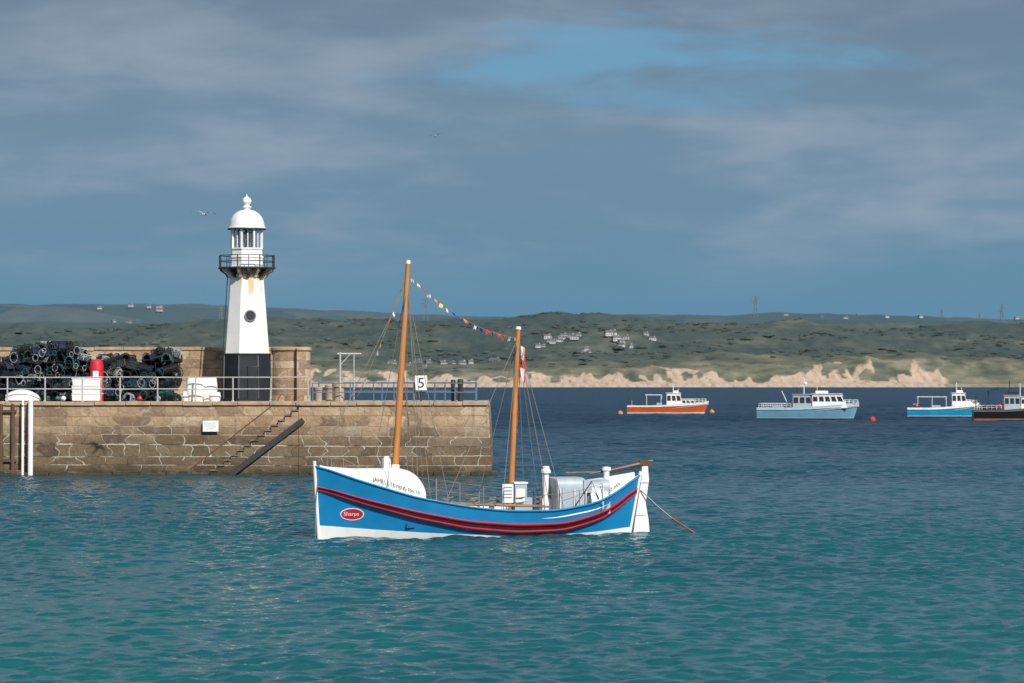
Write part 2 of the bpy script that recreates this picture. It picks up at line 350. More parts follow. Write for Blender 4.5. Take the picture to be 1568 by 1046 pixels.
# ------------------------------------------------------------------ pier
def stone(name,z_off=0.,tide=True,scale=1.):
    m=bpy.data.materials.new(name); t,n,l=nt(m); b=n['Principled BSDF']; b.inputs['Roughness'].default_value=.85
    tc=n.new('ShaderNodeTexCoord'); sx=n.new('ShaderNodeSeparateXYZ'); l.new(tc.outputs['Object'],sx.inputs[0])
    def ramp(v,els):
        c=n.new('ShaderNodeValToRGB'); e=c.color_ramp.elements; e[0].position,e[0].color=els[0][0],list(els[0][1])+[1]; e[1].position,e[1].color=els[-1][0],list(els[-1][1])+[1]
        for p,q in els[1:-1]: x=e.new(p); x.color=list(q)+[1]
        l.new(v,c.inputs[0]); return c.outputs[0]
    def mix(f,a,c,bt='MIX'):
        r=n.new('ShaderNodeMixRGB'); r.blend_type=bt
        for i,x in enumerate((f,a,c)):
            if isinstance(x,float): r.inputs[i].default_value=x
            elif isinstance(x,tuple): r.inputs[i].default_value=list(x)+[1]
            else: l.new(x,r.inputs[i])
        return r.outputs[0]
    def mr(v,a,c,d=0.,e=1.):
        r=n.new('ShaderNodeMapRange'); l.new(v,r.inputs[0])
        for i,x in enumerate((a,c,d,e)): r.inputs[i+1].default_value=x
        return r.outputs[0]
    def nz(s,det=8,st=(1,1,1),ro=.6,loc=(0,0,0),o=0):
        mp=n.new('ShaderNodeMapping'); mp.inputs['Scale'].default_value=st; mp.inputs['Location'].default_value=loc; l.new(tc.outputs['Object'],mp.inputs[0])
        z=n.new('ShaderNodeTexNoise'); z.inputs['Scale'].default_value=s; z.inputs['Detail'].default_value=det; z.inputs['Roughness'].default_value=ro; l.new(mp.outputs[0],z.inputs['Vector']); return z.outputs[o]
    def mth(op,a,b_,c=None):
        r=n.new('ShaderNodeMath'); r.operation=op
        for i,x in enumerate((a,b_,c)):
            if x is None: continue
            if isinstance(x,(int,float)): r.inputs[i].default_value=x
            else: l.new(x,r.inputs[i])
        return r.outputs[0]
    # block lengths vary along each course, course heights vary a little
    xo=mth('ADD',sx.outputs[0],sx.outputs[1])
    xo=mth('ADD',xo,mth('MULTIPLY',nz(.55,1,(1,1,2.2)),1.7))
    zo=mth('ADD',sx.outputs[2],mth('MULTIPLY',nz(1.,0,(.02,.02,1.1),loc=(3,3,3)),.75))
    cb=n.new('ShaderNodeCombineXYZ'); l.new(xo,cb.inputs[0]); l.new(zo,cb.inputs[1])
    vm=n.new('ShaderNodeVectorMath'); vm.operation='MULTIPLY_ADD'; vm.inputs[1].default_value=(.10,.07,0); l.new(nz(2.,2,o=1),vm.inputs[0]); l.new(cb.outputs[0],vm.inputs[2])
    br=n.new('ShaderNodeTexBrick'); l.new(vm.outputs[0],br.inputs['Vector'])
    br.inputs['Scale'].default_value=scale; br.inputs['Brick Width'].default_value=1.4; br.inputs['Row Height'].default_value=.52; br.inputs['Mortar Size'].default_value=.026; br.inputs['Mortar Smooth'].default_value=.2; br.inputs['Bias'].default_value=0.
    br.offset=.43; br.squash=.66; br.squash_frequency=3
    br.inputs['Color1'].default_value=(0,0,0,1); br.inputs['Color2'].default_value=(1,1,1,1); br.inputs['Mortar'].default_value=(.5,.5,.5,1)
    blk=ramp(br.outputs['Color'],[(0,(.13,.085,.055)),(.2,(.25,.165,.105)),(.5,(.38,.26,.16)),(.8,(.46,.33,.205)),(1,(.55,.44,.33))])
    blk=mix(.32,blk,ramp(nz(.9),[(.3,(.21,.13,.075)),(.55,(.41,.285,.17)),(.8,(.50,.375,.25))]))
    blk=mix(mr(nz(9.),.52,.75,0,.6),blk,(.13,.095,.07))
    blk=mix(mr(nz(2.5,8,(1,1,1),.6,(9,9,9)),.55,.66,0,.55),blk,(.54,.46,.36))
    fin=blk; zv=sx.outputs[2]
    if tide:
        a=mth('MULTIPLY_ADD',nz(.7,6,(1,1,.5)),1.8,zv)
        wet=mr(a,3.9,2.7)
        dark=mix(1.0,blk,(.40,.40,.36),'MULTIPLY'); dark=mix(mr(nz(1.5),.4,.65,0,.6),dark,(.140,.095,.055))
        fin=mix(wet,blk,dark)
        mc=mix(wet,mix(.65,(.24,.175,.12),blk),mix(mr(nz(.8,6),.42,.52),(.085,.07,.05),(.52,.49,.42)))
        fin=mix(br.outputs['Fac'],fin,mc)
        weed=mr(a,1.60,1.05); fin=mix(weed,fin,mix(nz(5.),(.022,.026,.012),(.07,.055,.028)))
    else:
        fin=mix(br.outputs['Fac'],fin,mix(.6,blk,(.25,.19,.13)))
    fin=mix(mr(nz(1.2,6,(2.2,2.2,.22)),.58,.72,0,.55),fin,(.10,.07,.05))
    l.new(fin,b.inputs['Base Color'])
    bp=n.new('ShaderNodeBump'); bp.inputs['Strength'].default_value=.9; bp.inputs['Distance'].default_value=.10
    l.new(mth('MULTIPLY_ADD',br.outputs['Fac'],-1.0,nz(3.,9)),bp.inputs['Height']); l.new(bp.outputs[0],b.inputs['Normal'])
    return m
m_stone=stone('granite_blocks'); m_stone2=stone('parapet_granite',tide=False,scale=.85)
m_cope=pmat('granite_coping',(.42,.30,.19),.85,.3,2.,.4,dirt=(.14,.10,.07))
m_conc=pmat('deck_concrete',(.36,.33,.29),.9,.2,1.5,.2)
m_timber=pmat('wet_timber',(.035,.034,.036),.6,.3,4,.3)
m_step=pmat('step_stone',(.20,.155,.105),.8,.35,3,.4,dirt=(.04,.045,.02),dirtamt=.8)
DZ=4.03
pier=empty('stone_pier')
mb=MB()
YL,YR,YB=163.6,162.6,178.
def hexa(x0,x1,yf,zb,zt,xr_b=0.,bat=.25,m=0):
    vs=[(x0,yf-bat,zb),(x1+xr_b,yf-bat,zb),(x1+xr_b,YB,zb),(x0,YB,zb),(x0,yf,zt),(x1,yf,zt),(x1,YB,zt),(x0,YB,zt)]
    mb.add(vs,[(0,3,2,1),(4,5,6,7),(0,1,5,4),(1,2,6,5),(2,3,7,6),(3,0,4,7)],m)
hexa(-75,-11.62,YL,-2,DZ-.22,bat=0.)
hexa(-11.6,-1.28,YR,-2,DZ-.22,.3,bat=0.1)
mb.obj('quay_wall',[m_stone],pier,ang=30)
mb=MB(); x=-75.
while x<-1.3:
    L=random.uniform(1.2,1.9); x2=min(x+L,-1.2); yf=(YL if x<-11.6 else YR)
    if x<-11.6<x2: x2=-11.6
    mb.box(((x+x2)/2,yf+.55-random.uniform(.03,.07),DZ-.11+random.uniform(-.015,.015)),(x2-x-.02,1.2,.22),0); x=x2
mb.obj('coping_stones',[m_cope],pier,bevel=.03)
mb=MB(); mb.box(((-75-1.3)/2,(YR+1.2+YB)/2+.3,DZ-.12),(73.6,YB-YR-1.8,.2),0); mb.obj('deck',[m_conc],pier,ang=0)
mb=MB()
x=-75.
while x<-.75:
    L=random.uniform(1.2,2.2); x2=min(x+L,-.75); yf=(YL if x<-11.6 else YR)
    if x2>-17 and x<-11: x=x2; continue
    mb.box(((x+x2)/2,yf-.18+random.uniform(-.06,.03),-.25+random.uniform(-.08,.10)),(x2-x-.03,.5,.9),0); x=x2
mb.obj('footing_stones',[m_stone],pier,bevel=.05)
mb=MB(); NS=13; sw=4.78/NS
prof=[]
for i in range(NS):
    xa=-16.4+i*sw; zt=.25+i*(3.55/NS); prof+=[(xa,zt),(xa+sw,zt)]
fr=[(x,YR,z) for x,z in prof]; bk=[(x,YL,z) for x,z in prof]
mb.grid([fr,bk],0)
for i in range(NS):
    a,b_=prof[2*i],prof[2*i+1]; mb.add([(a[0],YR,-2),(b_[0],YR,-2),(b_[0],YR,b_[1]),(a[0],YR,a[1])],[(0,1,2,3)],0)
mb.add([(-16.4,YL,-2),(-16.4,YR,-2),(-16.4,YR,.25),(-16.4,YL,.25)],[(0,1,2,3)],0)
mb.obj('landing_steps_core',[m_stone],pier,ang=0)
mb=MB()
for i in range(NS):
    xa=-16.4+i*sw; zt=.25+i*(3.55/NS)
    mb.box((xa+.17,(YR+YL)/2-.03,zt+.035),(.42,YL-YR+.10,.07),0)
    mb.box((xa-.018,(YR+YL)/2-.03,zt-.135),(.03,YL-YR+.08,.27),1)
mb.obj('step_treads',[m_step,m_timber],pier,bevel=.01)
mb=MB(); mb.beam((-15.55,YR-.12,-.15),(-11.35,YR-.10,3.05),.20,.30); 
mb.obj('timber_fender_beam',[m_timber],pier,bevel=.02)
m_galv=pmat('galvanised_rail',(.52,.53,.52),.45,.15,3,metal=.3,dirt=(.25,.14,.07))
m_white=pmat('white_paint',(.80,.80,.78),.45,.06,2,dirt=(.5,.45,.38),dirtamt=.4)
m_whitef=pmat('white_clean',(.80,.80,.79),.4,.05,2,dirt=(.6,.56,.5),dirtamt=.3)
m_blue_rail=pmat('blue_grey_rail',(.10,.16,.22),.5,.15,3)
m_red=pmat('red_paint',(.55,.02,.035),.45,.15,3)
m_black=pmat('black_paint',(.018,.02,.024),.4,.3,2)
m_rust=pmat('rust',(.22,.085,.04),.9,.4,5)
m_dtim=pmat('fender_timber',(.11,.065,.04),.9,.4,3,stretch=(3,3,.5),dirt=(.03,.03,.02),dirtamt=.8)
mb=MB()
mb.tube([(-17.8,YL-.03,.2),(-12.9,YL-.03,4.0),(-12.6,YL+.1,4.5)],.028); 
for i in range(6): xx_=-17.3+i*.9; zz_=.2+(xx_+17.8)*.776; mb.tube([(xx_,YL,zz_),(xx_,YL-.08,zz_)],.02)
mb.obj('step_handrail',[m_rust],pier)
mb=MB()
for px,r in ((46,.14),(34,.07)):
    X=(px-784)/28.05; mb.tube([(X,YL-.5,-1),(X,YL-.35,4.1)],r,0,10)
    for z in (1,2.4,3.8): mb.box((X,YL-.2,z),(.1,.5,.08),1)
mb.obj('fender_poles',[m_white,m_rust],pier)
mb=MB(); X=(9-784)/28.05
for dx in (-.35,.30): mb.tube([(X+dx,YL-.22,-1),(X+dx,YL-.06,3.9)],.11,0,8)
for z in (.8,3.5): mb.box((X,YL-.12,z),(1.0,.12,.14),0)
mb.obj('timber_fender',[m_dtim],pier)
par=empty('parapet_wall')
PZ=7.05
mb=MB(); mb.box(((-75-12.75)/2,171.6,(DZ+PZ-.15)/2),(75-12.75,1.6,PZ-DZ-.15),0)
mb.lathe([(1.17,DZ-.02),(1.15,PZ-.15)],0,28,c=(-12.72,171.4,0))
mb.obj('wall',[m_stone2],par,ang=30)
mb=MB(); x=-75.
while x<-13.8:
    L=random.uniform(1.2,1.8); x2=min(x+L,-13.8); mb.box(((x+x2)/2,171.6,PZ-.06+random.uniform(-.02,.02)),(x2-x-.015,1.72,.2),0); x=x2
mb.lathe([(0,PZ-.15),(1.24,PZ-.15),(1.24,PZ+.02),(1.1,PZ+.06),(0,PZ+.08)],0,28,c=(-12.72,171.4,0))
mb.obj('wall_coping',[m_cope],par,bevel=.025)
mb=MB(); mb.tube([(-12.3,170.1,DZ),(-12.3,170.1,7.0)],.05,0); mb.obj('drain_pipe',[m_black],par)
def railing(name,x0,x1,sp,y,z0,hs,rp,rr,mat,jit=0.):
    e=empty(name); mb=MB(); k=int(round((x1-x0)/sp)); mr_=MB()
    for i in range(k+1):
        x=x0+(x1-x0)*i/k; mb.tube([(x,y,z0),(x+random.uniform(-jit,jit),y,z0+hs[-1]+.03)],rp); mb.box((x,y,z0+.02),(.16,.16,.04),0)
    for h in hs: mr_.tube([(x0+(x1-x0)*i/k,y,z0+h+random.uniform(-jit,jit)*.5) for i in range(k+1)],rr)
    mb.obj('posts',[mat],e); mr_.obj('rails',[mat],e); return e
railing('quay_railing',-36.,-11.2,2.06,164.1,DZ,[.68,1.33],.045,.032,m_galv,.03)
railing('quay_railing',-10.9,-2.0,1.1,163.2,DZ,[.5,1.0],.04,.028,m_blue_rail,.01)
railing('quay_railing',-10.9,-2.0,1.78,168.5,DZ,[.55,1.05],.045,.03,m_blue_rail,.01)
for px,y,wd,h in ((505,164.5,.5,.95),(519,164.3,.62,1.05),(488,166.,.4,.8),(705,164.6,.3,1.25),(694,165.5,.25,1.2)):
    X=(px-784)/F*y; mb=MB(); mb.lathe([(wd*.5,0),(wd*.46,h*.7),(wd*.56,h*.76),(wd*.56,h*.93),(wd*.4,h),(0,h)],0,14); mb.obj('mooring_bollard',[m_cope if px<600 else m_timber],loc=(X,y,DZ))
dv=empty('pier_davit',((521-784)/F*164,164.,DZ)); mb=MB()
mb.tube([(0,0,0),(0,0,2.7)],.06); mb.tube([(-.15,0,2.62),(1.15,0,2.62)],.05); mb.tube([(0,0,2.0),(.55,0,2.6)],.035); mb.tube([(.75,0,2.62),(.75,0,0)],.035); mb.box((.35,0,1.3),(.75,.05,.05))
mb.obj('frame',[m_galv],dv)
sg=empty('number_sign',((645-784)/F*163.4,163.0,DZ)); mb=MB()
mb.tube([(0,.06,0),(0,.06,1.35)],.045,1); mb.box((0,0,1.02),(.66,.03,.8),0)
mb.obj('board',[m_whitef,m_timber],sg,bevel=.01)
vs,fs=text_verts('5',.78); cx=(max(v[0] for v in vs)+min(v[0] for v in vs))/2
mb=MB(); mb.add([((v[0]-cx)*1.1,-.02,v[1]+.76) for v in vs],fs); mb.obj('digit',[m_black],sg,ang=0)
ns=empty('notice_board',((321.5-784)/28.05,YL-.2,2.68)); mb=MB(); mb.box((0,0,0),(.86,.05,.6),0); 
for dx in (-.3,.3): mb.box((dx,.08,0),(.05,.14,.5),1)
mb.obj('panel',[m_whitef,m_black],ns,bevel=.01)
mb=MB()
for i in range(4): mb.box((-.02,-.032,.17-i*.1),(.6-(.2 if i==3 else 0),.008,.02),0)
mb.obj('print_lines',[pmat('faded_print',(.45,.47,.5),.6)],ns)
# --- lobster pots
m_net=[pmat('pot_net_black',(.012,.014,.018),.8,.5,6),pmat('pot_net_navy',(.014,.028,.065),.7,.4,6),pmat('pot_net_teal',(.03,.14,.15),.7,.3,6),pmat('pot_rope_white',(.40,.42,.42),.8,.3,6),pmat('pot_rubber',(.008,.008,.009),.5,.3,5),pmat('pot_green',(.03,.08,.055),.7,.3,6),pmat('pot_red',(.3,.03,.03),.7,.3,6)]
def pot(mb,M,c):
    L,wd,h=.78,.5,.42
    def arc(x,s=1.,N=8): return [M@Vector((x,-wd/2*s*math.cos(math.pi*a/N),h*s*math.sin(math.pi*a/N)**.75)) for a in range(N+1)]
    for x in (-L/2,-.05,L/2): mb.tube(arc(x),.024,4 if random.random()<.65 else c,4,False)
    mb.tube([M@Vector(p) for p in ((-L/2,-wd/2,0),(L/2,-wd/2,0),(L/2,wd/2,0),(-L/2,wd/2,0),(-L/2,-wd/2,0))],.026,4,4,False)
    mb.tube([M@Vector((-L/2,0,h)),M@Vector((L/2,0,h))],.02,c,4,False)
    a0=[arc(lerp(-L/2,L/2,i/6),.96,6) for i in range(7)]
    for i in range(6):
        for k in range(6):
            mb.tube([a0[i][k],a0[i+1][k+1]],.009,c,3,False); mb.tube([a0[i+1][k],a0[i][k+1]],.009,c,3,False)
    mb.grid([arc(-L/2+.08,.8,5),arc(L/2-.08,.8,5)],0 if random.random()<.75 else 1)
def pile(name,x0,x1,top,yc,seed):
    random.seed(seed); e=empty(name); mb=MB(); W=x1-x0
    for ly in range(4):
        y=yc+ly*.75
        z=DZ
        while z<top(0)+1.5:
            x=x0+random.uniform(0,.5)
            while x<x1:
                if z+.25<top((x-x0)/W)+random.uniform(-.2,.1):
                    M=Matrix.Translation((x+random.uniform(-.1,.1),y+random.uniform(-.25,.25),z+random.uniform(-.05,.05)))@Matrix.Rotation(random.choice([0,math.pi/2,random.uniform(0,3)]),4,'Z')@Matrix.Rotation(random.uniform(-.35,.35),4,'Y')@Matrix.Rotation(random.choice([0,0,0,math.pi/2,1.2])+random.uniform(-.2,.2),4,'X')
                    pot(mb,M,random.choice([0,0,1,1,1,2,5,3,0]))
                x+=random.uniform(.55,.8)
            z+=.36
    for k in range(34):
        c=Vector((random.uniform(x0+.3,x1-.3),yc-.45,random.uniform(DZ+.3,top(.5)-.5))); rr=random.uniform(.1,.22)
        mb.tube([c+Vector((rr*math.cos(a*.7),-.05*random.random(),rr*1.3*math.sin(a*.7))) for a in range(10)],.016,random.choice([3,2,2,1,5,1,3]),4,False)
    mb.obj('pots',m_net,e,ang=0)
pile('lobster_pot_stack',-28.5,-23.2,lambda t:DZ+(2.35+1.05*math.sin(min(1,t*1.7)*1.57) if t<.72 else 3.4-(t-.72)*4.2),165.6,1)
pile('lobster_pot_stack',-22.9,-18.9,lambda t:DZ+2.65+(.35 if t>.75 else 0)-(.45 if .4<t<.6 else 0),165.8,2)
random.seed(11)
rb=empty('red_storage_bin',((148-784)/F*165.2,165.2,DZ)); mb=MB()
mb.lathe([(.38,0),(.38,2.0),(.34,2.2),(.2,2.32),(0,2.34)],0,20); mb.box((0,-.37,1.5),(.3,.06,.35),1); mb.lathe([(.40,.4),(.40,.46)],1,20); mb.lathe([(.40,1.7),(.40,1.76)],0,20)
mb.obj('body',[m_red,m_white],rb,bevel=.01)
fb=empty('fish_box_stack',((133-784)/F*164.5,164.5,DZ)); mb=MB()
for i in range(3):
    mb.box((random.uniform(-.03,.03),0,.22+i*.42),(1.5,.8,.38),0,taper=1.04); mb.box((0,0,.42+i*.42),(1.58,.88,.05),0)
mb.obj('boxes',[m_whitef],fb,bevel=.02)
tb=empty('white_bulk_bag',((309-784)/F*164.9,164.9,DZ)); mb=MB()
for (x,y,wd,h) in ((-.35,0,.95,1.35),(.45,.1,.8,1.3),(.75,-.1,.6,.5),(-.8,-.1,.5,.55)):
    rings=[]
    for j in range(8):
        f=j/7; rr=wd/2*(.88+.16*math.sin(f*3.1)); rings.append([(x+rr*math.copysign(abs(math.cos(a))**.5,math.cos(a))*random.uniform(.95,1.05),y+rr*.8*math.copysign(abs(math.sin(a))**.5,math.sin(a))*random.uniform(.95,1.05),f*h+random.uniform(-.02,.02)) for a in [k*2*math.pi/16 for k in range(16)]])
    rings.append([(x,y,h*.97)]*16); mb.grid(rings,0,True)
mb.obj('sacks',[m_whitef],tb,ang=60)
dn=empty('upturned_dinghy',((36-784)/F*164.9,164.9,DZ)); mb=MB(); rings=[]
for i in range(13):
    t=i/12; wq=.55*math.sin(math.pi*min(.97,t*.85+.12))**.6; rings.append([(-.95+1.9*t,-wq*math.cos(math.pi*k/10),.05+.62*(wq/.55)*math.sin(math.pi*k/10)**.8) for k in range(11)])
mb.grid(rings,0); mb.box((0,0,.68),(1.6,.05,.06),1); mb.obj('hull',[m_whitef,m_timber],dn)
mb=MB()
for k in range(14):
    c=(random.uniform(-28,-19),164.7+random.uniform(0,.3),DZ+.16); mb.lathe([(0,-.15),(.11,-.1),(.15,0),(.11,.1),(0,.15)],random.choice([0,1,2]),10,c=c)
mb.obj('fishing_floats',[m_red,m_whitef,m_net[2]])
# ------------------------------------------------------------------ lighthouse
lh=empty('lighthouse',((378-784)/F*168,168.,DZ),R(9))
def white_tower():
    m=pmat('lighthouse_white',(.79,.785,.75),.55,.05,1.2,.15,dirt=(.6,.56,.48),dirtamt=.35)
    t,n,l=nt(m); b=n['Principled BSDF']; src=b.inputs['Base Color'].links[0].from_socket
    tc=n.new('ShaderNodeTexCoord'); mp=n.new('ShaderNodeMapping'); mp.inputs['Scale'].default_value=(3,3,.4); l.new(tc.outputs['Object'],mp.inputs[0])
    z=n.new('ShaderNodeTexNoise'); z.inputs['Scale'].default_value=1.1; z.inputs['Detail'].default_value=4; l.new(mp.outputs[0],z.inputs['Vector'])
    sx=n.new('ShaderNodeSeparateXYZ'); l.new(tc.outputs['Object'],sx.inputs[0])
    g=n.new('ShaderNodeMapRange'); g.inputs[1].default_value=4.4; g.inputs[2].default_value=7.2; g.inputs[3].default_value=-.14; g.inputs[4].default_value=.17; l.new(sx.outputs[2],g.inputs[0])
    a=n.new('ShaderNodeMath'); l.new(z.outputs[0],a.inputs[0]); l.new(g.outputs[0],a.inputs[1])
    r=n.new('ShaderNodeMapRange'); r.inputs[1].default_value=.60; r.inputs[2].default_value=.70; r.inputs[4].default_value=.75; l.new(a.outputs[0],r.inputs[0])
    mx=n.new('ShaderNodeMixRGB'); mx.inputs[2].default_value=(.70,.38,.08,1); l.new(r.outputs[0],mx.inputs[0]); l.new(src,mx.inputs[1]); l.new(mx.outputs[0],b.inputs['Base Color'])
    return m
m_tw=white_tower(); m_iron=pmat('balcony_iron',(.03,.05,.048),.5,.3,4)
O=R(22.5)
mb=MB(); mb.lathe([(1.5,0),(1.5,.12),(1.45,.15),(1.40,2.55),(1.43,2.58),(1.43,2.66),(1.33,2.68)],0,8,off=O)
for k in range(8):
    a=O+k*math.pi/4; mb.tube([(1.455*math.cos(a),1.455*math.sin(a),.15),(1.405*math.cos(a),1.405*math.sin(a),2.55)],.035,1,6)
mb.obj('plinth',[m_black,pmat('plinth_grey',(.12,.13,.15),.6)],lh,ang=20)
mb=MB(); mb.lathe([(1.33,2.66),(1.30,2.9),(1.0,6.75),(1.0,6.95),(1.06,7.0),(1.06,7.12),(1.0,7.16),(.98,7.4)],0,8,off=O); mb.obj('tower',[m_tw],lh,ang=20)
mb=MB()
for k in range(16):
    a=k*math.pi/8; M=Matrix.Rotation(a,4,'Z')
    pr=[(.9,6.9),(1.12,6.95),(1.22,7.12),(1.5,7.3),(1.5,7.42),(.9,7.42)]
    vs=[(p[0],-.07,p[1]) for p in pr]+[(p[0],.07,p[1]) for p in pr]
    fs=[tuple(range(6)),tuple(reversed(range(6,12)))]+[(i,i+6,(i+1)%6+6,(i+1)%6) for i in range(6)]
    mb.add(vs,fs,0 if k%2 else 1,M)
mb.obj('corbels',[m_tw,m_iron],lh,ang=20)
mb=MB(); mb.lathe([(.8,7.42),(1.66,7.42),(1.7,7.45),(1.7,7.52),(.8,7.54)],0,8,off=O)
for k in range(8):
    a=O+k*math.pi/4; a2=a+math.pi/4; 
    c=(1.62*math.cos(a),1.62*math.sin(a)); c2=(1.62*math.cos(a2),1.62*math.sin(a2))
    mb.tube([(*c,7.5),(*c,8.2)],.035,0)
    mm=((c[0]+c2[0])/2,(c[1]+c2[1])/2); mb.tube([(*mm,7.5),(*mm,8.17)],.022,0)
    for z in (7.85,8.17): mb.tube([(*c,z),(*c2,z)],.026,0)
mb.obj('balcony',[m_iron],lh,ang=20)
mb=MB(); mb.lathe([(.98,7.5),(.98,7.56),(.94,7.6),(.94,8.02),(.98,8.05),(.98,8.12),(.92,8.14),(.90,8.5),(.95,8.52),(.95,8.6),(.86,8.6)],0,8,off=O)
for k in range(8):
    a=O+k*math.pi/4; mb.box((.88*math.cos(a),.88*math.sin(a),9.15),(.12,.10,1.12),0,rz=a)
    am=a+math.pi/8; mb.box((.815*math.cos(am),.815*math.sin(am),9.15),(.05,.045,1.12),0,rz=am)
mb.obj('lantern_room',[m_whitef],lh,ang=20)
mg=bpy.data.materials.new('lantern_glass'); t,nn_,l_=nt(mg); b=nn_['Principled BSDF']; b.inputs['Transmission Weight'].default_value=.9; b.inputs['Roughness'].default_value=.03; b.inputs['IOR'].default_value=1.1; b.inputs['Base Color'].default_value=(.6,.72,.75,1)
mb=MB(); mb.lathe([(.83,8.6),(.83,9.7)],0,8,off=O); mb.obj('glazing',[mg],lh,ang=20)
mb=MB(); mb.lathe([(.16,8.5),(.16,8.9),(.3,8.95),(.33,9.2),(.28,9.45),(.1,9.55),(.1,9.75)],0,16); mb.lathe([(.8,8.6),(0,8.6)],1,8,off=O); mb.obj('lamp',[m_iron,m_black],lh)
prof=[(.84,9.68),(1.06,9.68),(1.08,9.72),(1.06,9.78),(1.02,9.79)]
for i in range(1,11):
    a=i/11*math.pi/2; prof.append((1.0*math.cos(a)**.9,9.79+.98*math.sin(a)))
prof+=[(.2,10.78),(.2,10.86),(.27,10.88),(.27,10.94),(.17,10.97),(.15,11.02),(.19,11.06),(.25,11.16),(.27,11.26),(.22,11.38),(.12,11.46),(.04,11.5),(.02,11.62),(0,11.63)]
mb=MB(); mb.lathe(prof,0,32); mb.obj('dome',[m_whitef],lh,ang=40)
mb=MB(); mb.lathe([(1.085,9.63),(1.085,9.70)],0,32); mb.obj('gutter',[m_iron],lh)
mb=MB(); rings=[]
zc=4.78
rt=lambda z: lerp(1.30,1.0,(z-2.9)/3.85)*math.cos(math.pi/8)
for rr,dy in ((.33,.02),(.33,-.09),(.26,-.10),(.255,-.05)):
    rings.append([(rr*math.sin(a)+.12,-rt(zc)+dy+.07*rr*math.cos(a),zc+rr*math.cos(a)) for a in [k*2*math.pi/24 for k in range(24)]])
mb.grid(rings,0,True); mb.add([rings[3][k] for k in range(24)],[tuple(range(24))],1)
mb.obj('porthole_window',[pmat('porthole_frame',(.16,.20,.20),.5),m_black],lh)
mb=MB(); mb.tube([(-1.36,-.3,2.7),(-1.07,-.25,7.4)],.03,0); mb.obj('conduit',[m_iron],lh)
mb=MB(); mb.box((.25,-1.36,.98),(.62,.08,1.9),0); mb.obj('door',[m_black],lh,bevel=.02)
# ------------------------------------------------------------------ the lifeboat
lb=empty('sailing_lifeboat',(-.97,99.3,0),math.atan2(3.4,10.82))
fz=lambda ts,zs:(lambda t: float(np.interp(t,ts,zs)))
def smooth(f,h=.035): return lambda t: (f(max(0,t-h))+2*f(t)+f(min(1,t+h)))/4
zs_=smooth(fz([0,.1,.27,.43,.55,.71,.855,.935,1],[2.40,1.95,1.36,1.03,.89,.87,1.12,1.55,2.02]))
zwu=smooth(fz([0,.13,.27,.43,.59,.75,.88,.95,1],[1.72,1.27,.89,.56,.42,.44,.78,1.22,1.60]))
zwl=smooth(fz([0,.13,.27,.43,.59,.75,.88,.95,1],[1.57,1.07,.63,.27,.10,.14,.50,.97,1.40]))
zbt=smooth(fz([0,.13,.27,.43,.6,.8,.9,1],[.42,.31,.20,.10,.03,.06,.12,.22]))
def W(t,z):
    zn=max(0,min(1,(z+.4)/(zs_(t)+.4))); p=1.9+1.3*zn
    return 1.45*(.55+.45*zn**.5)*(1-abs(2*t-1)**p)+.035
def XX(t,z): a=-5.58-.06*z; b=5.16+.19*z; return a+(b-a)*t
def hp(t,z,side=-1,off=0.): return (XX(t,z),side*(W(t,z)+off),z)
def tof(x,z): a=-5.58-.06*z; b=5.16+.19*z; return (x-a)/(b-a)
m_blue=pmat('hull_blue',(.010,.215,.47),.32,.12,1.5,.0,dirt=(.03,.19,.37),dirtamt=.5)
m_hwhite=pmat('hull_white',(.80,.80,.77),.35,.05,2,dirt=(.50,.50,.40),dirtamt=.5)
m_wale=pmat('wale_black',(.045,.012,.016),.5,.3,4)
m_wred=pmat('wale_red',(.50,.015,.035),.4,.15,3)
m_mast=pmat('varnished_spar',(.50,.20,.055),.38,.25,2,.05,stretch=(3,3,.4),dirt=(.25,.09,.03))
m_wood=pmat('dark_wood',(.11,.05,.03),.5,.3,3)
m_thw=pmat('thwart_wood',(.22,.13,.075),.6,.3,3)
m_grey=pmat('grey_blue_paint',(.36,.42,.48),.45,.12,2,dirt=(.25,.25,.25))
m_rope=pmat('rope',(.22,.20,.17),.9,.2,8)
m_deck=pmat('deck_wood',(.30,.22,.14),.7,.25,3,stretch=(1,8,1))
ts=np.linspace(0,1,61)
def side_rows(side):
    rows=[]
    for t in ts:
        s,wu,wl,bt=zs_(t),zwu(t),zwl(t),zbt(t); bt=min(bt,wl-.03)
        zl=[-.6,-.25,0-.02,bt*.5,bt,lerp(bt,wl,.33),lerp(bt,wl,.66),wl,lerp(wl,wu,.5),wu,lerp(wu,s,.33),lerp(wu,s,.66),s]
        r=[hp(t,z,side) for z in zl]
        xs_,wq=XX(t,s),W(t,s)
        r+=[(xs_,side*max(.005,wq-.07),s+.01),(xs_,side*max(.004,wq-.09),s-.28),(xs_,0,s-.25)]
        rows.append(r)
    return rows
mb=MB()
mfun=lambda i,k: 1 if k<4 else (0 if k<12 else (2 if k==12 else (1 if k==13 else 3)))
mb.grid(side_rows(-1),mfun); 
rr_=[list(reversed(r)) for r in side_rows(1)]
mb.grid(rr_,lambda i,k: mfun(i,14-k))
mb.obj('hull',[m_blue,m_hwhite,m_wood,m_deck],lb,ang=40)
mb=MB()
for side in (-1,1):
    rows=[]
    prof=[(0,0),(0,.10),(.08,.135),(.2,.135),(.28,.10),(.33,.085),(.5,.095),(.67,.085),(.72,.10),(.8,.135),(.92,.135),(1,.10),(1,0)]
    for t in ts:
        wu,wl=zwu(t),zwl(t); sc_=min(1,.35+min(t,1-t)*9)
        r=[hp(t,lerp(wu,wl,f),side,o*sc_) for f,o in prof]; rows.append(r if side<0 else list(reversed(r)))
    mb.grid(rows,(lambda i,k: 0 if (4<=k<=7) else 1) )
mb.obj('wale_fender',[m_wale,m_wred],lb,ang=50)
mb=MB()
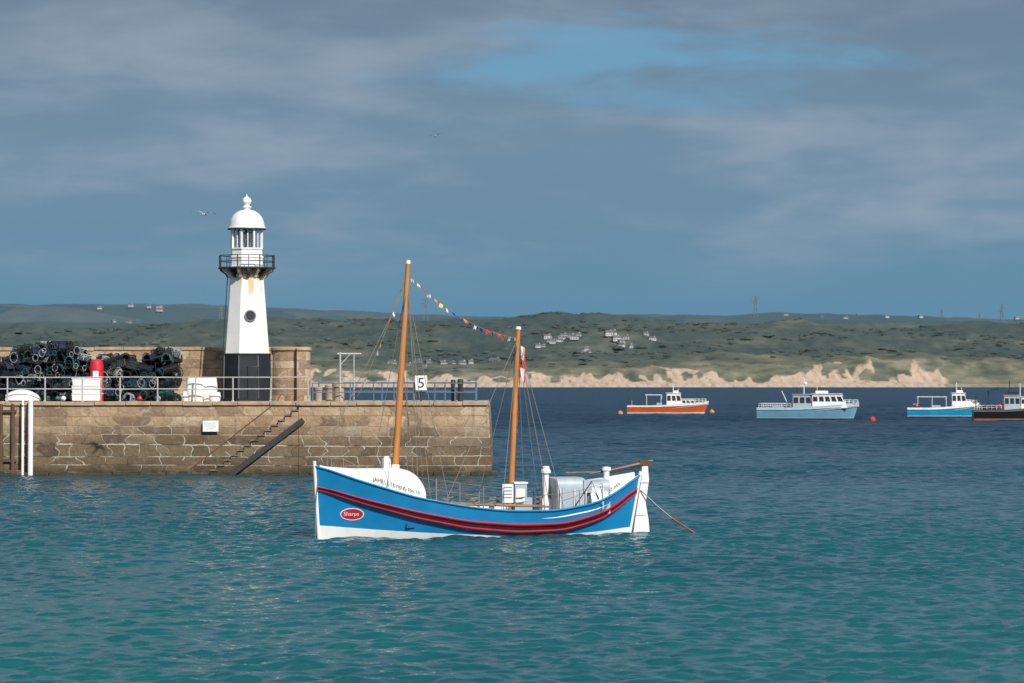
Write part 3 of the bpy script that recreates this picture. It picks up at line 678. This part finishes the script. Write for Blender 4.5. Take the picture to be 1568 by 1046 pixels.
for side in (-1,1): mb.tube([hp(t,zs_(t)-.02,side,.01) for t in ts],.035,0,6)
mb.tube([(XX(0,z)-.02,0,z) for z in (-.4,0,.4,.8,1.2,1.6,2.0,2.52)],.06,1,8)
mb.tube([(XX(1,z)+.02,0,z) for z in (-.4,0,.4,.8,1.2,1.6,2.08)],.06,1,8)
mb.obj('sheer_strake',[m_blue,m_hwhite],lb)
rp=[(5.24,-.4),(5.3,.0),(5.36,.4),(5.60,1.85),(5.62,2.25),(5.82,2.25),(5.86,1.8),(5.74,1.0),(5.84,.45),(5.88,0),(5.88,-.4)]
mb=MB(); N=len(rp); mb.add([(p[0],-.045,p[1]) for p in rp]+[(p[0],.045,p[1]) for p in rp],[tuple(range(N)),tuple(reversed(range(N,2*N)))]+[(i,i+N,(i+1)%N+N,(i+1)%N) for i in range(N)])
for z in (.6,1.7): mb.box((5.5+.1*z,0,z),(.32,.12,.035),1)
mb.obj('rudder',[m_hwhite,m_grey],lb,ang=20)
def canopy(t0,t1,zt,inset,rnd,name):
    mb=MB(); rows=[]; M=20
    tl=[t0+(t1-t0)*(1-(1-i/30)**1.6 if rnd>0 else (i/30)**1.6) for i in range(31)]
    for t in tl:
        zb=zs_(t)-.05; w0=max(.02,W(t,zs_(t))-inset); top=zt(t)
        r=[]
        for k in range(M+1):
            a=math.pi*k/M; sq=math.sin(a)**.75; y=-math.copysign((1-min(1,sq)**2.6)**.5,math.cos(a))*w0
            r.append((XX(t,zb),y,zb+(top-zb)*sq))
        rows.append(r)
    mb.grid(rows,0)
    e=rows[-1] if rnd>0 else rows[0]
    mb.add(e,[tuple(range(M+1)) if rnd<0 else tuple(reversed(range(M+1)))],0)
    mb.obj(name,[m_hwhite],lb,ang=60)
ztb=fz([0,.03,.1,.2,.255,.275,.288,.295,.30],[2.42,2.34,2.28,2.27,2.25,2.19,2.10,2.02,1.9])
canopy(.012,.30,ztb,.07,1,'fore_end_box')
zts=fz([.83,.835,.85,.9,.95,.985],[1.60,1.72,1.82,1.90,2.0,2.06])
canopy(.83,.985,zts,.09,-1,'aft_end_box')
def letter(s,size,x0,dz,zt,inset,name,xs=1.):
    vs,fs=text_verts(s,size); mb=MB(); out=[]
    for v in vs:
        x=x0+v[0]*xs; t=tof(x,1.3); zb=zs_(t)-.05; z=zs_(t)+dz+v[1]; sq=(z-zb)/(zt(t)-zb)
        w0=max(.02,W(t,zs_(t))-inset); y=-(w0*max(0,1-sq**2.6)**.5+.05); out.append((x,y,z))
    mb.add(out,fs); mb.obj(name,[pmat(name+'_paint',(.08,.08,.07),.5)],lb,ang=0)
letter('JAMES STEVENS No.10',.205,-4.02,.11,ztb,.07,'name_lettering',.75)
letter('ST IVES',.17,4.18,.10,zts,.09,'port_lettering',.9)
def oval(x0,zc,a,b,off,mat,name):
    mb=MB(); rows=[]
    for j in range(5):
        f=j/4; rows.append([ (lambda x,z:hp(tof(x,z),z,-1,off))(x0+a*f*math.cos(k*2*math.pi/32),zc+b*f*math.sin(k*2*math.pi/32)) for k in range(32)])
    mb.grid(rows,0,True); mb.obj(name,[mat],lb)
oval(-4.62,.79,.36,.205,.012,m_hwhite,'badge_rim'); oval(-4.62,.79,.33,.175,.018,m_wred,'badge')
vs,fs=text_verts('Sharps',.20); mb=MB(); out=[]
for v in vs:
    x=-4.62+(v[0]-.30)*.88; z=.74+v[1]*.9; out.append(hp(tof(x,z),z,-1,.026))
mb.add(out,fs); mb.obj('badge_lettering',[m_whitef],lb,ang=0)
mb=MB(); p=Vector(hp(.26,.42,-1,.02)); mb.box(p,(.3,.03,.15),0); mb.obj('scupper_plate',[pmat('deep_blue',(.01,.09,.25),.4)],lb)
FB,FT=Vector((-3.09,0,1.1)),Vector((-2.57,0,9.12)); MBs,MT=Vector((.93,0,.5)),Vector((1.24,0,6.95))
mb=MB(); mb.tube([FB,lerp(FB,FT,.5),lerp(FB,FT,.985)],[.115,.105,.075],0,14); mb.tube([lerp(FB,FT,.985),FT],[.08,.075],1,14)
mb.tube([lerp(FB,FT,.14),lerp(FB,FT,.16)],[.14,.14],1,14)
mb.obj('foremast',[m_mast,m_whitef],lb,ang=60)
mb=MB(); mb.tube([MBs,lerp(MBs,MT,.5),lerp(MBs,MT,.985)],[.105,.095,.075],0,14); mb.tube([lerp(MBs,MT,.985),MT],[.10,.09],1,14)
mb.obj('mizzen_mast',[m_mast,m_whitef],lb,ang=60)
mb=MB(); mb.box((-3.32,0,2.38),(.24,.3,.42),0); mb.tube([(-3.32,0,2.5),(-3.32,0,2.66)],.09,0,10); mb.obj('mast_step_box',[m_whitef],lb,bevel=.03)
rg=MB(); q=.0105
fk=lerp(FB,FT,.90); mk=lerp(MBs,MT,.94)
rg.tube([fk,(-5.6,0,2.5)],q*1.2,0,4); 
for x in (-3.6,-2.2,-1.6): 
    for sd_ in (-1,1):
        t=tof(x,1.4); rg.tube([fk,(x,sd_*W(t,zs_(t)),zs_(t))],q,0,4)
for x in (.2,1.9,2.4):
    for sd_ in (-1,1):
        t=tof(x,.9); rg.tube([mk,(x,sd_*W(t,zs_(t)),zs_(t))],q,0,4)
rg.tube([mk,(-1.4,-.5,1.2)],q,0,4); rg.tube([lerp(FB,FT,.6),(-2.35,.1,2.0)],q*1.6,0,4); rg.tube([lerp(FB,FT,.97),(-2.3,-.2,1.9)],q,0,4)
rg.obj('rigging',[m_rope],lb,ang=0)
fcols=[pmat('flag_red',(.55,.03,.03),.8),pmat('flag_white',(.75,.75,.75),.8),pmat('flag_blue',(.03,.08,.40),.8),pmat('flag_yellow',(.70,.55,.05),.8),pmat('flag_orange',(.6,.22,.04),.8),m_rope]
def bunting(a,b,sag,nf,name,sz=.17):
    mb=MB(); a=Vector(a);b=Vector(b); P=lambda f: a.lerp(b,f)-Vector((0,0,sag*4*f*(1-f)))
    mb.tube([P(i/20) for i in range(21)],.011,5,4)
    for i in range(nf):
        f=(i+.6)/(nf+.2); p=P(f); p2=P(f+sz*.8/(b-a).length); tw=random.uniform(-.12,.12); s=sz*random.uniform(.7,1.15)
        kind=random.choice([0,1,2,3,0,1,4,2,0])
        dr=Vector((random.uniform(-.06,.06),tw,-s))
        p2=p2+Vector((0,random.uniform(-.08,.08),0))
        mb.add([p,p2,p2+dr*.9,(p+p2)/2+dr*.85+Vector((0,.03,0)),p+dr],[(0,1,2,3),(0,3,4)],kind)
    mb.obj(name,fcols,lb,ang=0)
bunting(lerp(FB,FT,.945),mk,.42,19,'bunting',.14)
bunting(lerp(FB,FT,.945),(-4.3,0,4.6),.12,16,'bow_bunting',.12)
bunting(lerp(MBs,MT,.93),lerp(MBs,MT,.45)+Vector((.12,-.05,0)),0,6,'mizzen_bunting',.14)
mb=MB(); p=lerp(MBs,MT,.90)+Vector((.1,0,0)); rows=[]
for j in range(9):
    f=j/8; rows.append([tuple(p+Vector((.02+.16*k/4+.03*math.sin(f*7+k),.06*math.sin(k*1.3+f*5),-1.15*f-.02*k))) for k in range(5)])
mb.grid(rows,lambda i,k: 0 if (i in(3,4) or k==3) else 1); mb.obj('ensign_flag',[fcols[0],fcols[1]],lb)
mb=MB()
mb.box((.73,-.45,1.40),(.38,.05,.62),0,M=None); mb.box((.73,-.40,1.0),(.06,.06,.8),1)
mb.obj('notice_placard',[m_whitef,m_grey],lb,bevel=.01)
mb=MB()
for i in range(4): mb.box((.73,-.48,1.60-i*.11),(.28,.006,.035),0)
mb.obj('placard_print',[pmat('print_blue',(.12,.2,.4),.6)],lb)
mb=MB(); mb.box((1.22,-.1,1.22),(.42,.5,1.0),0); mb.box((1.22,-.1,1.74),(.48,.56,.06),1); mb.box((1.2,-.36,1.3),(.3,.02,.5),1); mb.box((1.52,-.15,1.0),(.2,.4,.5),0)
mb.obj('control_console',[m_grey,m_whitef],lb,bevel=.025)
def casing(x0,x1,hw,z0,z1,name,mat,n_=10,sl=0.):
    mb=MB(); rows=[]
    for i,f in enumerate([0,.03,.1,.3,.5,.7,.9,.97,1]):
        x=lerp(x0,x1,f); k=1-.07*(1 if f in(0,1) else 0)
        r=[(x,-hw*k,z0)]
        for a in range(n_+1):
            an=math.pi*a/n_; r.append((x,-hw*k*math.copysign(abs(math.cos(an))**.45,math.cos(an)),z1-.28+sl*f+.28*k*math.sin(an)**.6))
        r.append((x,hw*k,z0)); rows.append(r)
    mb.grid(rows,0); mb.add(rows[0],[tuple(reversed(range(len(rows[0]))))],0); mb.add(rows[-1],[tuple(range(len(rows[0])))],0)
    return mb.obj(name,[mat],lb,ang=50)
casing(2.32,3.35,.85,.6,1.92,'engine_casing',m_grey); casing(3.42,4.25,.75,.7,1.78,'aft_cockpit_casing',m_grey,sl=.08)
mb=MB()
mb.box((2.85,-.87,1.25),(.72,.03,.7),0); mb.box((3.8,-.77,1.25),(.5,.03,.55),0)
for x in (2.4,2.9,3.3,3.9): mb.tube([(x,-.92,.85),(x+.02,-.92,1.55)],.02,1,6)
mb.tube([(2.9,-.95,.95),(3.5,-.95,1.8),(3.75,-.95,1.2)],.022,2,6)
mb.tube([(3.3,-.93,1.0),(3.9,-.93,1.0)],.02,2,6)
mb.box((3.38,-.8,1.62),(.28,.2,.42),0)
mb.obj('casing_panels',[m_grey,m_whitef,m_black],lb,bevel=.015)
mb=MB(); mb.tube([(2.17,-.1,.6),(2.17,-.1,2.05)],.10,0,14); mb.lathe([(.1,2.02),(.17,2.06),(.17,2.14),(.12,2.2),(.12,2.28),(0,2.3)],0,16,c=(2.17,-.1,0)); mb.tube([(2.3,.5,.6),(2.3,.5,2.0)],.06,0,10); mb.box((2.17,-.1,.95),(.34,.34,.5),0)
mb.obj('vent_funnel',[m_whitef],lb)
mb=MB(); mb.tube([(4.28,-.2,.8),(4.28,-.2,2.15)],.10,0,12); mb.lathe([(.1,2.1),(.16,2.14),(.14,2.24),(0,2.26)],0,14,c=(4.28,-.2,0)); mb.obj('aft_vent',[m_whitef],lb)
mb=MB(); mb.tube([(3.7,-.1,2.02),(4.6,-.05,2.15),(5.5,0,2.32),(6.0,0,2.42)],[.035,.055,.075,.08],0,8); mb.box((5.75,0,2.36),(.45,.16,.14),0); mb.beam((3.0,.3,2.05),(4.9,.1,2.1),.05,.05,1); mb.obj('tiller',[m_wood,m_thw],lb)
mb=MB()
for sd_ in (-1,1):
    xs2=[-2.0,-1.2,-.4,.3]; tops=[]
    for x in xs2:
        t=tof(x,1.); y=sd_*(W(t,zs_(t))-.1); mb.tube([(x,y,zs_(t)-.2),(x,y,zs_(t)+.72)],.016,0,6); tops.append((x,y,zs_(t)+.7))
    mb.tube(tops,.008,0,4); mb.tube([(a,b_,c-.33) for a,b_,c in tops],.008,0,4)
    xs2=[1.7,2.2,3.0,3.9]; tops=[]
    for x in xs2:
        t=tof(x,1.); y=sd_*(W(t,zs_(t))-.08); mb.tube([(x,y,zs_(t)-.2),(x,y,zs_(t)+.5)],.014,0,6); tops.append((x,y,zs_(t)+.5))
    mb.tube(tops,.008,0,4)
for x,t in ((-5.2,.03),(-4.8,.07),(-5.35,.02)): mb.tube([(x,-.1,2.2),(x,-.1,2.62)],.014,0,6)
mb.tube([(-5.35,-.1,2.6),(-5.2,-.1,2.6),(-4.8,-.1,2.58),(-4.3,-.3,2.3)],.012,0,5)
mb.obj('guard_rails',[m_rope],lb)
mb=MB()
for x in (-1.7,-.8,.1): 
    t=tof(x,.9); mb.box((x,0,zs_(t)-.08),(.24,2*W(t,zs_(t))-.25,.05),0)
for (a,b_) in (((-1.9,-.7,1.10),(2.1,-.85,.96)),((-1.9,-.6,1.15),(1.9,-.7,.98))): mb.tube([a,b_],.035,0,8)
mb.obj('thwarts_and_oars',[m_thw],lb)
mb=MB()
for k in range(5):
    c=Vector((-1.2+k*.8,.2*(-1)**k,.98)); mb.tube([c+Vector((.22*math.cos(a*.8),.22*math.sin(a*.8),.02*a)) for a in range(17)],.025,0,6)
mb.obj('rope_coils',[m_rope],lb)
mb=MB(); A=Vector((5.55,-.08,1.45)); B=Vector((7.25,-1.0,-.05))
mb.tube([A,A.lerp(B,.3)-Vector((0,0,.1)),A.lerp(B,.6)-Vector((0,0,.12))],.022,0,6); mb.tube([A.lerp(B,.55)-Vector((0,0,.12)),B],.034,1,6); mb.obj('mooring_line',[m_black,pmat('rusty_red_chain',(.28,.05,.035),.7,.3,8)],lb)
mb=MB(); mb.tube([(-5.62,-.05,2.35),(-5.72,-.1,1.2),(-5.8,-.3,-.1)],.014,0,6); mb.obj('bow_mooring',[m_rope],lb)
# ------------------------------------------------------------------ fishing boats
def fishing_boat(name,loc,rz,L,B,fa,fb_,c_hull,c_boot,c_rail,cabins,extras,boot=.25,deck_drop=.55):
    e=empty(name,loc,rz); mh=pmat(name+'_hull',c_hull,.35,.12,1,dirt=tuple(x*.6 for x in c_hull),dirtamt=.4); mbt=pmat(name+'_boot',c_boot,.5,.2,2); mra=pmat(name+'_rail',c_rail,.45,.08,2)
    def sh(t): return fa+(fb_-fa)*max(0,(t-.25)/.75)**1.8
    def wd(t,zn): 
        s=1-max(0,(t-.4)/.6)**(2.0+1.6*zn); return B/2*(.72+.28*zn**.6)*(.88+.12*min(1,t/.3))*s+.03
    N=30; 
    def rows(side):
        out=[]
        for i in range(N+1):
            t=i/N; s=sh(t); r=[]
            for z in (-.4,0,boot,boot+.06,lerp(boot,s,.4),lerp(boot,s,.82),s-.02,s+.03):
                zn=max(0,min(1,(z+.4)/(s+.4))); r.append((-L/2+L*t*(1-.07*(1-zn)*t),side*wd(t,zn),z))
            r.append((r[-1][0],side*max(.01,abs(r[-1][1])-.1),s+.03)); r.append((r[-1][0],side*max(.008,abs(r[-1][1])-.02),s-deck_drop)); r.append((r[-1][0],0,s-deck_drop))
            out.append(r if side<0 else list(reversed(r)))
        return out
    mb=MB()
    mf=lambda i,k: (1 if k<2 else 2 if k==2 else 0 if k<5 else 2 if k<8 else 3)
    ra,rb_=rows(-1),rows(1); mb.grid(ra,mf); mb.grid(rb_,lambda i,k: mf(i,9-k))
    a=ra[0][:8]; b_=list(reversed(rb_[0]))[:8]
    mb.add(a+b_,[(k,k+8,k+9,k+1) for k in range(7)],0)
    mb.obj('hull',[mh,mbt,mra,m_conc],e,ang=40)
    mb=MB(); mb.tube([(p[5][0],p[5][1]-.02,p[5][2]) for p in ra],.06,0,6); mb.obj('rub_rail',[mra],e)
    mb=MB()
    for (x0,x1,hw,z0,z1,rk,cm,win) in cabins:
        vs=[(x0,-hw,z0),(x1,-hw,z0),(x1,hw,z0),(x0,hw,z0),(x0,-hw*.93,z1),(x1-rk,-hw*.93,z1),(x1-rk,hw*.93,z1),(x0,hw*.93,z1)]
        mb.add(vs,[(0,3,2,1),(4,5,6,7),(0,1,5,4),(1,2,6,5),(2,3,7,6),(3,0,4,7)],cm)
        mb.box(((x0+x1-rk)/2,0,z1+.04),(x1-rk-x0+.25,hw*2+.1,.08),cm)
        if win:
            h=z1-z0; za,zb=z0+h*.48,z0+h*.84
            for k in range(win):
                f0=(k+.12)/win; f1=(k+.88)/win
                P=lambda f,z:(lerp(x0,lerp(x1,x1-rk,(z-z0)/h),f), -lerp(hw,hw*.93,(z-z0)/h)-.012, z)
                q=[P(f0,za),P(f1,za),P(f1,zb),P(f0,zb)]; mb.add(q,[(0,1,2,3)],2); mb.add([(a_,-b2,c_) for a_,b2,c_ in q],[(3,2,1,0)],2)
            for k in range(3):
                y0=lerp(-hw*.88,hw*.88,(k+.08)/3); y1=lerp(-hw*.88,hw*.88,(k+.92)/3); xf=lambda z: x1-rk*(z-z0)/h+.012
                mb.add([(xf(za),y0,za),(xf(za),y1,za),(xf(zb),y1,zb),(xf(zb),y0,zb)],[(0,1,2,3)],2)
    mb.obj('wheelhouse',[m_whitef,m_grey,m_win,mh],e,ang=20,bevel=.02)
    mb=MB()
    for ex in extras:
        k=ex[0]
        if k=='pole': mb.tube(ex[1],ex[2],ex[3],6)
        elif k=='box': mb.box(ex[1],ex[2],ex[3])
        elif k=='rail':
            x0,x1,y,z0,h,nn=ex[1:]
            for sd_ in (-1,1):
                for i in range(nn+1): xq=lerp(x0,x1,i/nn); mb.tube([(xq,sd_*y,z0),(xq,sd_*y,z0+h)],.025,0,5)
                mb.tube([(x0,sd_*y,z0+h),(x1,sd_*y,z0+h)],.028,0,5); mb.tube([(x0,sd_*y,z0+h*.5),(x1,sd_*y,z0+h*.5)],.02,0,5)
        elif k=='ball': 
            mb.lathe([(0,-ex[2]),(ex[2]*.7,-ex[2]*.7),(ex[2],0),(ex[2]*.7,ex[2]*.7),(0,ex[2])],ex[3],12,c=ex[1])
    mb.obj('fittings',[m_whitef,m_black,m_red,m_grey,m_mast],e,ang=40)
    return e
fishing_boat('orange_fishing_boat',(24.9,476,0),R(-6),12.9,4.,1.35,2.05,(.62,.10,.025),(.55,.53,.5),(.72,.70,.66),
 [(-.2,2.4,1.15,1.0,3.3,.5,0,3),(2.2,4.6,1.05,1.2,2.35,.6,0,3)],
 [('box',(-2.3,0,3.05),(2.6,2.4,.1),0)]+[('pole',[(-3.4+2.3*i,s*1.1,.9),(-3.4+2.3*i,s*1.1,3.05)],.04,0) for i in(0,1) for s in(-1,1)]+[('pole',[(.8,0,3.3),(.8,0,4.7)],.05,0),('pole',[(1.6,.3,3.3),(1.6,.3,4.1)],.03,0),('box',(1.2,0,3.55),(.8,.4,.35),0),('rail',3.2,6.0,1.0,1.9,.5,5),('box',(-4.6,0,1.3),(1.,1.6,.5),1),('box',(-1.4,-.4,1.4),(.8,.9,.8),3),('pole',[(-5.8,0,1.2),(-5.8,0,2.2)],.03,0)])
fishing_boat('blue_fishing_boat',(39.9,402,0),R(-10),13.6,4.6,1.65,2.35,(.15,.33,.45),(.03,.06,.12),(.40,.56,.64),
 [(-2.0,.6,1.35,1.2,3.4,.15,1,3),(.6,5.3,1.55,1.6,3.45,.9,0,5)],
 [('box',(1.8,0,3.75),(1.6,1.2,.35),0),('pole',[(-.6,0,3.4),(-.6,0,5.7)],.06,0),('pole',[(-1.1,0,4.6),(-.1,0,4.6)],.03,0),('pole',[(1.2,.5,3.4),(1.1,.5,4.6)],.03,0),('pole',[(-1.5,-.6,3.4),(-1.5,-.6,4.5)],.04,1),('rail',-6.5,-2.2,1.95,1.65,.55,7),('rail',4.3,6.6,.9,2.2,.5,4),('box',(-4.0,-.3,1.5),(1.4,1.2,.6),3),('pole',[(-2.4,0,1.3),(-3.6,0,3.9)],.05,0),('ball',(2.2,1.7,1.9),.3,2),('ball',(-.4,0,4.9),.22,0)])
fishing_boat('turquoise_fishing_boat',(61.2,424,0),R(-5),10.2,3.5,1.45,2.15,(.01,.28,.48),(.02,.04,.08),(.75,.75,.74),
 [(1.2,3.4,1.1,1.4,3.5,.4,0,3),(3.2,4.3,.9,1.6,2.5,.5,0,0)],
 [('box',(-1.6,0,3.0),(4.2,2.2,.08),0)]+[('pole',[(-3.6+2.*i,s*1.05,1.),(-3.6+2.*i,s*1.05,3.0)],.035,0) for i in(0,1,2) for s in(-1,1)]+[('pole',[(1.9,0,3.5),(1.9,0,5.0)],.05,0),('box',(2.3,0,3.75),(.9,.6,.35),0),('pole',[(2.6,.3,3.5),(2.6,.3,4.4)],.03,0),('ball',(-3.8,-1.3,1.7),.3,2),('box',(-1,0,1.5),(1.2,1.4,.6),3),('rail',2.6,4.7,.8,2.0,.5,4),('pole',[(-3.8,0,2.9),(-3.2,0,2.2),(-4.2,0,1.9)],.05,0)])
fishing_boat('black_fishing_boat',(66.6,395,0),R(-4),11.2,4.,1.4,2.3,(.012,.013,.016),(.45,.16,.05),(.10,.09,.09),
 [(-1.6,.6,1.25,1.2,3.3,.2,1,3),(.6,2.9,1.2,1.4,3.1,.6,0,3)],
 [('pole',[(-.8,0,3.3),(-.8,0,5.2)],.06,1),('pole',[(.6,0,3.2),(.6,0,4.9)],.05,0),('pole',[(-3.6,.0,1.2),(-3.6,0,3.9),(-2.2,0,4.2)],.07,1),('box',(-.4,0,3.6),(1.4,1.2,.4),1),('box',(-3.6,0,1.7),(1.8,2.0,.7),1),('box',(1.6,0,3.4),(1.,.8,.3),2),('rail',-5.2,-2.,1.7,1.5,.5,5),('rail',3.2,5.2,.9,2.1,.5,4),('ball',(-2.2,-1.5,1.9),.3,2),('pole',[(3.8,0,2.2),(3.8,0,5.6)],.06,1),('pole',[(-5.2,0,1.3),(-5.2,0,3.3)],.05,1)])
for px,y_,d,c in ((950,636,470,4),(1090,633,490,4),(1336,645,388,0)):
    r=.42
    X=(px-784)/F*d; mb=MB(); mb.lathe([(0,-r*.6)]+[(r*math.cos(a),r*.35+r*math.sin(a)) for a in np.linspace(-1.2,1.3,9)]+[(r*.15,r*1.4),(r*.15,r*1.6),(0,r*1.6)],0,14)
    mb.obj('mooring_buoy',[fcols[c]],loc=(X,d,0))
def gull(px,py,d,s,bank):
    X=(px-784)/F*d; Z=5.1+(585-py)/F*d; e=empty('gull',(X,d,Z),R(20)); mb=MB()
    mb.tube([(-.28,0,0),(-.2,0,.01),(0,0,.02),(.16,0,.03),(.24,0,.045),(.30,0,.03)],[.015,.045,.07,.05,.035,.008],0,8)
    for sd_ in (-1,1):
        pts=[(0,.04,.05,.16),(.0,.28,.17,.14),(-.05,.5,.16,.10),(-.16,.72,.08,.02)]
        up=[];lo=[]
        for x,y,z,c in pts: up.append((x+c/2,sd_*y,z)); lo.append((x-c/2,sd_*y,z-.01))
        mb.grid([up,lo],lambda i,k: 1 if k<2 else 2)
    mb.add([(-.24,-.03,0),(-.24,.03,0),(-.38,.07,0),(-.38,-.07,0)],[(0,1,2,3)],0)
    mb.obj('bird_body',[m_grey,m_grey,m_black],e); e.scale=(s,s,s); e.rotation_euler=(bank,0,R(70))
gull(313,329,150,1.,.1); gull(668,209,200,.85,-.2)
